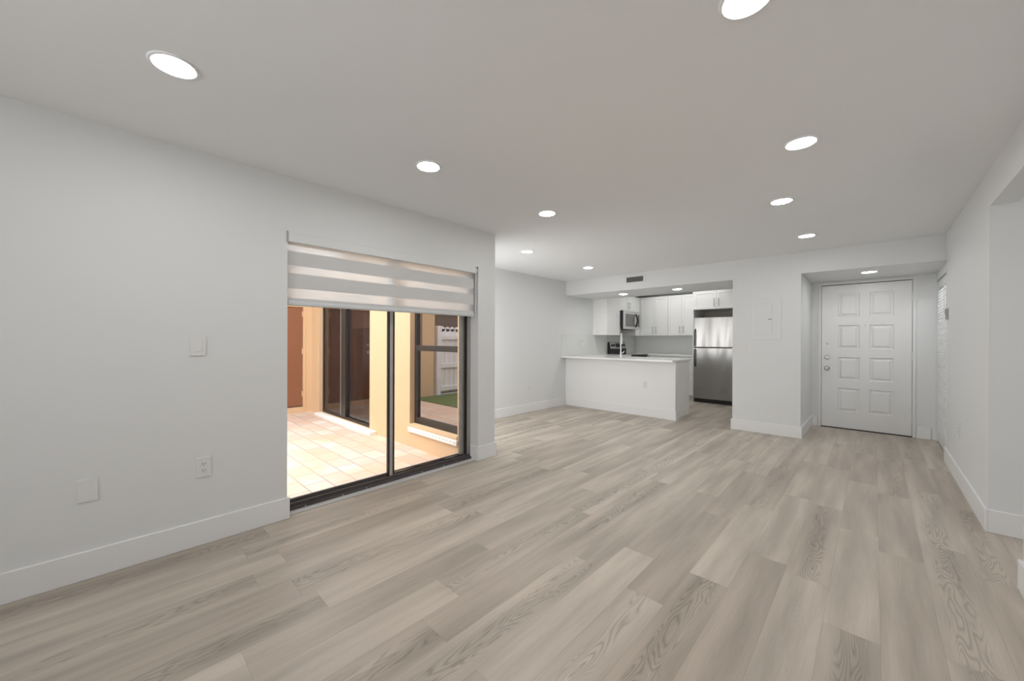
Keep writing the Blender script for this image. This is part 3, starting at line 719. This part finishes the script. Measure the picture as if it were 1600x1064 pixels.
for y in (RY0 + 0.08, RY0 + 0.18, RY0 + 0.56, RY0 + 0.66):
    bm = B(); cyl(bm, (slope(1.16) + 0.004, y, 1.16), 'x', 0.030, 0.022, 20, 0.024); obj('knob', bm, 'black', bg_, True)

# corner and back wall cabinets (front plane y)
YF = 8.82
t = thing('upper_cabinet', 'white shaker wall cabinet in the kitchen corner, left of the two back cabinets', 'cabinet', (-3.95, 9.0, CB), 'white shaker cabinets')
bm = B(); box(bm, XL2 + 0.001, -3.442, YF + 0.020, 9.24, CB, CT); box(bm, XL2 + 0.001, XF, 8.58, YF + 0.02, CB, CT); obj('carcass', bm, 'cab', t)
d = shaker('y', YF, -4.105, -3.755, CB, CT, t, -1); pull(0, 'y', YF, -3.785, CB + 0.05, CB + 0.21, d, -1)
d = shaker('y', YF, -3.751, -3.444, CB, CT, t, -1); pull(0, 'y', YF, -3.715, CB + 0.05, CB + 0.21, d, -1)
t = thing('upper_cabinet', 'white shaker two door wall cabinet beside the refrigerator enclosure', 'cabinet', (-3.13, 9.0, CB), 'white shaker cabinets')
bm = B(); box(bm, -3.440, -2.800, YF + 0.020, 9.24, CB, CT); obj('carcass', bm, 'cab', t)
d = shaker('y', YF, -3.437, -3.137, CB, CT, t, -1); pull(0, 'y', YF, -3.172, CB + 0.05, CB + 0.21, d, -1)
d = shaker('y', YF, -3.133, -2.803, CB, CT, t, -1); pull(0, 'y', YF, -3.095, CB + 0.05, CB + 0.21, d, -1)
# drawers beside fridge
t = thing('drawer_cabinet', 'white drawer base cabinet beside the refrigerator, under the back counter', 'cabinet', (-3.1, 8.86, 0), 'white shaker cabinets')
bm = B(); box(bm, -3.40, -2.790, 8.52, 9.24, 0.10, CZ - 0.032); obj('carcass', bm, 'cab', t)
bm = B(); box(bm, -3.40, -2.790, 8.58, 9.24, 0.0, 0.10); obj('toe_kick', bm, 'cab', t)
for z0, z1 in ((0.105, 0.36), (0.365, 0.565), (0.57, 0.755), (0.76, 0.925)):
    bm = B(); box(bm, -3.395, -2.793, 8.495, 8.519, z0, z1 - 0.010, 0.002, 1); dr = obj('drawer', bm, 'cab', t)
    bm = B(); zc = (z0 + z1) / 2; tube(bm, [(-3.17, 8.472, zc), (-3.01, 8.472, zc)], 0.0055, 10)
    for x in (-3.155, -3.025): tube(bm, [(x, 8.50, zc), (x, 8.472, zc)], 0.004, 8)
    obj('handle', bm, 'nickel', dr, True)
bm = B(); box(bm, XL2 + 0.001, -3.405, 8.60, 9.24, 0.0, CZ - 0.032)
tag(obj('base_cabinet', bm, 'cab'), 'white base cabinet in the far left kitchen corner, under the back counter', 'cabinet')
bm = B(); box(bm, XL2 + 0.001, -2.790, 8.575, 9.24, CZ - 0.031, CZ - 0.0005, 0.002, 1); box(bm, -3.40, -2.790, 8.47, 8.60, CZ - 0.031, CZ - 0.0005, 0.002, 1)
tag(obj('back_countertop', bm, 'quartz'), 'white quartz countertop along the back kitchen wall', 'countertop')
# fridge enclosure
t = thing('refrigerator_cabinet', 'white two door cabinet above the refrigerator with an open gap below', 'cabinet', (-2.37, 8.85, 0), 'white shaker cabinets')
bm = B(); box(bm, -2.785, -2.765, 8.47, 9.24, 0.0, CT); obj('side_panel', bm, 'cab', t)
bm = B(); box(bm, -2.764, -1.892, 8.47, 9.24, 1.928, CT); obj('carcass', bm, 'cab', t)
bm = B(); box(bm, -2.764, -1.892, 9.20, 9.2395, 1.0, 1.927); obj('niche_back', bm, 'niche', t)
d = shaker('y', 8.45, -2.762, -2.324, 1.926, CT, t, -1); pull(0, 'y', 8.45, -2.361, 1.975, 2.14, d, -1)
d = shaker('y', 8.45, -2.320, -1.894, 1.926, CT, t, -1); pull(0, 'y', 8.45, -2.279, 1.975, 2.14, d, -1)
bm = B(); box(bm, -1.89, -1.87, 8.47, 9.24, 0.0, CT); obj('side_panel', bm, 'cab', t)
# refrigerator
t = thing('refrigerator', 'stainless top freezer refrigerator in the back right of the kitchen', 'refrigerator', (-2.33, 8.78, 0))
FX0, FX1, FY = -2.745, -1.925, 8.40
bm = B(); box(bm, FX0 + 0.005, FX1 - 0.005, FY + 0.055, 9.12, 0.02, 1.745); obj('body', bm, 'grey', t)
bm = B(); box(bm, FX0 + 0.01, FX1 - 0.01, FY + 0.02, FY + 0.054, 0.01, 0.078); obj('kick_grille', bm, 'black', t)
bm = B(); box(bm, FX0, FX1, FY, FY + 0.052, 1.143, 1.752, 0.008, 3); fz = obj('freezer_door', bm, 'steel', t)
bm = B(); box(bm, FX0, FX1, FY, FY + 0.052, 0.082, 1.127, 0.008, 3); fg = obj('fridge_door', bm, 'steel', t)
bm = B(); box(bm, FX0 + 0.006, FX1 - 0.006, FY + 0.012, FY + 0.05, 1.1275, 1.1425); obj('door_gap_gasket', bm, 'black', t)
for nm, par, z0, z1 in (('handle', fz, 1.165, 1.52), ('handle', fg, 0.74, 1.105)):
    bm = B(); tube(bm, [(FX0 + 0.04, FY - 0.001, z0), (FX0 + 0.04, FY - 0.045, z0 + 0.015 if z0 > 1 else z0 + 0.05), (FX0 + 0.04, FY - 0.045, z1 - (0.05 if z0 > 1 else 0.015)), (FX0 + 0.04, FY - 0.001, z1)], 0.011, 12)
    obj(nm, bm, simple('handle_dark', (0.05, 0.05, 0.05), 0.3, 0.6), par, True)

# ------------------------------------------------------------------ courtyard
PZ = -0.10; WY = 2.66; WX = -7.83
bm = B(); box(bm, WX - 0.2, -3.24, 0.66, 2.95, PZ - 0.1, PZ); box(bm, -4.9, -3.24, -4.6, 0.66, PZ - 0.1, PZ)
struct('patio_floor', bm, 'tile')
bm = B(); box(bm, WX + 0.055, -4.9, -4.6, 0.66, PZ - 0.12, PZ + 0.012)
g = obj('lawn', bm, 'grass'); g['kind'] = 'stuff'; tag(g, 'short green lawn beside the patio, seen mirrored in the window glass', 'grass')
# stucco wall with window and far slider
WX0, WX1, WZ0, WZ1 = -4.345, -3.36, 0.195, 1.97
SX0, SX1, SZ1 = -7.45, -5.455, 2.0
bm = B(); T = 0.13
box(bm, WX1, -3.241, WY, WY + T, PZ, 2.6); box(bm, WX0, WX1, WY, WY + T, PZ, WZ0); box(bm, WX0, WX1, WY, WY + T, WZ1, 2.6)
box(bm, SX1, WX0, WY, WY + T, PZ, 2.6); box(bm, SX0, SX1, WY, WY + T, SZ1, 2.6); box(bm, WX, SX0, WY, WY + T, PZ, 2.6)
box(bm, SX0, SX1, WY, WY + T, PZ, PZ + 0.03)
struct('wall_courtyard_north', bm, 'stucco')
DWY0, DWY1, DWZ = 1.62, 2.52, 1.90
bm = B(); box(bm, WX - 0.15, WX, 0.02, DWY0, PZ, 2.6); box(bm, WX - 0.15, WX, DWY0, DWY1, DWZ, 2.6); box(bm, WX - 0.15, WX, DWY1, WY + T, PZ, 2.6); box(bm, WX - 0.15, WX, DWY0, DWY1, PZ, 0.005)
struct('wall_courtyard_west', bm, 'stucco')
# exterior skin of living room
bm = B(); box(bm, -3.262, -3.241, -4.6, OY0 - 0.01, PZ, 2.6); box(bm, -3.262, -3.241, OY0 - 0.01, WY, OZ + 0.01, 2.6)
struct('wall_courtyard_east', bm, 'stucco')
# brown door
bm = B(); box(bm, WX - 0.05, WX - 0.010, DWY0 + 0.02, DWY1 - 0.02, 0.02, DWZ - 0.02, 0.002, 1)
dw = struct('door_4', bm, 'browndoor')
bm = B(); box(bm, WX - 0.06, WX + 0.012, DWY1 - 0.018, DWY1 + 0.02, -0.095, DWZ + 0.02); box(bm, WX - 0.06, WX + 0.012, DWY0 - 0.02, DWY0 + 0.018, -0.095, DWZ + 0.02); box(bm, WX - 0.06, WX + 0.012, DWY0 + 0.018, DWY1 - 0.018, DWZ - 0.018, DWZ + 0.02)
obj('door_frame', bm, 'stucco', dw)
bm = B(); box(bm, WX - 0.05, WX - 0.004, DWY0 + 0.02, DWY1 - 0.02, 0.006, 0.0195); obj('door_sweep', bm, 'black', dw)
bm = B(); lathe(bm, (WX - 0.01, DWY0 + 0.10, 1.0), 'x', [(0.0, 0.0), (0.03, 0.0), (0.03, 0.006), (0.012, 0.012), (0.012, 0.03), (0.028, 0.045), (0.022, 0.062), (0.0, 0.064)], 24); obj('door_knob', bm, 'chrome', dw, True)
bm = B(); lathe(bm, (WX - 0.01, DWY0 + 0.10, 1.16), 'x', [(0.0, 0.0), (0.03, 0.0), (0.028, 0.012), (0.0, 0.014)], 24); obj('deadbolt', bm, 'chrome', dw, True)
for z in (0.2, 1.0, 1.7):
    bm = B(); cyl(bm, (WX + 0.014, DWY1 - 0.03, z), 'z', 0.012, 0.10, 12); obj('hinge', bm, 'stucco', dw, True)
# courtyard window
bm = B(); fy0, fy1 = WY + 0.07, WY + 0.11
box(bm, WX0, WX0 + 0.055, fy0, fy1, WZ0, WZ1); box(bm, WX1 - 0.055, WX1, fy0, fy1, WZ0, WZ1); box(bm, WX0 + 0.055, WX1 - 0.055, fy0, fy1, WZ0, WZ0 + 0.055); box(bm, WX0 + 0.055, WX1 - 0.055, fy0, fy1, WZ1 - 0.05, WZ1)
wn2 = struct('window_2', bm, 'bronze')
bm = B(); box(bm, WX0 + 0.05, WX1 - 0.05, fy0 - 0.02, fy1 - 0.01, 1.135, 1.205, 0.004, 1); obj('meeting_rail', bm, 'bronze', wn2)
bm = B(); box(bm, WX0 + 0.055, WX0 + 0.09, fy0 - 0.012, fy1 - 0.01, WZ0 + 0.055, 1.135); box(bm, WX0 + 0.09, WX1 - 0.055, fy0 - 0.012, fy1 - 0.01, WZ0 + 0.055, WZ0 + 0.085); obj('lower_sash', bm, 'bronze', wn2)
bm = B(); box(bm, WX0 + 0.09, WX1 - 0.055, fy0 + 0.010, fy0 + 0.015, WZ0 + 0.085, 1.135); obj('lower_pane', bm, 'tint', wn2)
bm = B(); box(bm, WX0 + 0.055, WX1 - 0.055, fy0 + 0.022, fy0 + 0.027, 1.205, WZ1 - 0.05); obj('upper_pane', bm, 'tint', wn2)
bm = B(); box(bm, WX0 + 0.002, WX1 - 0.002, fy0 + 0.045, fy0 + 0.055, WZ0, WZ1); obj('dark_backing', bm, 'darkroom', wn2)  # added dark sheet closing off the room behind, so reflections dominate
bm = B()
v = [(WX0, WY - 0.012, WZ0 - 0.03), (WX1, WY - 0.012, WZ0 - 0.03), (WX1, WY - 0.012, WZ0 - 0.008), (WX0, WY - 0.012, WZ0 - 0.008)]
box(bm, WX0, WX1, WY - 0.014, WY, WZ0 - 0.035, WZ0 + 0.004, 0.003, 1); struct('trim_1', bm, 'stucco')
# perforated shutter track under the window
st_ = thing('shutter_track', 'white perforated metal strip bolted to the orange wall under the courtyard window', 'bracket', (-3.85, WY, 0.09))
bm = B(); box(bm, -4.35, -3.345, WY - 0.030, WY - 0.0005, 0.098, 0.158, 0.006, 2); obj('strip', bm, 'sillwhite', st_)
for i in range(15):
    bm = B(); cyl(bm, (-4.31 + i * 0.066, WY - 0.030, 0.135), 'y', 0.006, -0.004, 10); obj('bolt', bm, 'grey', st_)
# far slider
bm = B(); sy0, sy1 = WY + 0.06, WY + 0.12
box(bm, SX0, SX0 + 0.05, sy0, sy1, PZ + 0.03, SZ1); box(bm, SX1 - 0.05, SX1, sy0, sy1, PZ + 0.03, SZ1); box(bm, SX0 + 0.05, SX1 - 0.05, sy0, sy1, PZ + 0.03, PZ + 0.075); box(bm, SX0 + 0.05, SX1 - 0.05, sy0, sy1, SZ1 - 0.05, SZ1)
d5 = struct('door_5', bm, 'bronze')
bm = B(); box(bm, -6.62, -6.43, sy0 - 0.01, sy0 + 0.03, PZ + 0.075, SZ1 - 0.05, 0.003, 1); obj('meeting_stile', bm, 'black', d5)
bm = B(); box(bm, SX0 + 0.05, -6.62, sy0 + 0.012, sy0 + 0.018, PZ + 0.075, SZ1 - 0.05); obj('fixed_pane', bm, 'tint2', d5)
bm = B(); box(bm, -6.43, SX1 - 0.05, sy0 + 0.030, sy0 + 0.036, PZ + 0.075, SZ1 - 0.05); obj('sliding_pane', bm, 'tint2', d5)
bm = B(); box(bm, -6.64, -6.625, sy0 - 0.004, sy0 + 0.012, PZ + 0.075, SZ1 - 0.05); obj('edge_trim', bm, 'alu_light', d5)
bm = B(); box(bm, SX0 + 0.06, -5.24, WY - 0.10, WY - 0.001, PZ, PZ + 0.045, 0.004, 1); struct('trim_2', bm, 'sillwhite')
# things behind the far slider: grey curtain and dim room
bm = B(); n = 60; x0, x1 = SX0 + 0.02, -6.35; cols_ = []
for i in range(n + 1):
    x = x0 + (x1 - x0) * i / n; y = sy1 + 0.09 + 0.028 * math.sin(i * 1.05)
    cols_.append((bm.verts.new((x, y, PZ + 0.03)), bm.verts.new((x, y, SZ1))))
for a, b_ in zip(cols_, cols_[1:]): bm.faces.new((a[0], b_[0], b_[1], a[1]))
cu = obj('curtain', bm, 'curtain', None, True); tag(cu, 'grey pleated curtain behind the far sliding door across the patio', 'curtain')
md = cu.modifiers.new('thick', 'SOLIDIFY'); md.thickness = 0.004
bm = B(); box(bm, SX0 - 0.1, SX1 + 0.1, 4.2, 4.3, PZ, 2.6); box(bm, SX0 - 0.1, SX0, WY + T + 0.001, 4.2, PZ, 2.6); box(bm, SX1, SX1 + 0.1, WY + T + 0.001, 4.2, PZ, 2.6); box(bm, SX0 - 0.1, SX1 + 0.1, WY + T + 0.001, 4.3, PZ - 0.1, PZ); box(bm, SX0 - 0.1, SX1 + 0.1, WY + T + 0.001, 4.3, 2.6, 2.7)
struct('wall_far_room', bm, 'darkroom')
bm = B(); box(bm, -6.40, SX1 - 0.06, sy1 + 0.03, sy1 + 0.034, 1.50, SZ1 - 0.02); box(bm, -6.40, SX1 - 0.06, sy1 + 0.022, sy1 + 0.042, 1.46, 1.50, 0.004, 1)  # white sheet with a lower rail behind the upper glass
tag(obj('upper_white_sheet', bm, 'sillwhite'), 'white sheet across the upper part behind the far sliding door glass', 'window shade')
# courtyard eaves and beam
bm = B(); box(bm, WX - 0.15, -3.262, WY - 0.10, WY + T, 2.601, 2.68); box(bm, WX - 0.15, WX + 0.6, -0.0, WY - 0.10, 2.601, 2.68)
struct('ceiling_eave', bm, 'sillwhite')
bm = B(); box(bm, WX - 0.2, -3.262, -3.3, -3.1, 2.12, 2.6)
struct('trim_3', bm, 'sillwhite')
# fence (seen mirrored in the window)
t = thing('fence', 'white vinyl picket fence at the lawn, seen mirrored in the courtyard window', 'fence', (WX, -1.5, PZ))
bm = B(); box(bm, WX - 0.06, WX + 0.05, -0.16, -0.03, PZ, 1.62, 0.005, 1); obj('post', bm, 'fence', t)
bm = B(); box(bm, WX - 0.06, WX + 0.05, -2.22, -2.10, PZ, 1.62, 0.005, 1); obj('post', bm, 'fence', t)
for z in (0.0, 0.57, 1.28):
    bm = B(); box(bm, WX - 0.02, WX + 0.03, -2.10, -0.16, z, z + 0.11, 0.004, 1); obj('rail', bm, 'fence', t)
for i in range(13):
    bm = B(); y = -0.17 - i * 0.15; box(bm, WX - 0.045, WX - 0.021, y - 0.138, y, -0.03, 1.545); cyl(bm, (WX - 0.045, y - 0.069, 1.545), 'x', 0.062, 0.024, 20); obj('picket', bm, 'fence', t)
# shingled neighbour building behind fence
bm = B(); box(bm, WX - 2.6, WX - 1.4, -5.2, 0.5, -0.30, 3.2); box(bm, WX - 1.4, -3.3, -5.2, -4.7, -0.30, 3.0)
nb = obj('neighbour_building', bm, 'shingle'); tag(nb, 'dark brown shingled building beyond the white fence', 'building')
# outside ground
bm = B(); box(bm, -30, 20, -30, 30, -0.45, -0.30); struct('ground', bm, 'wood_far')
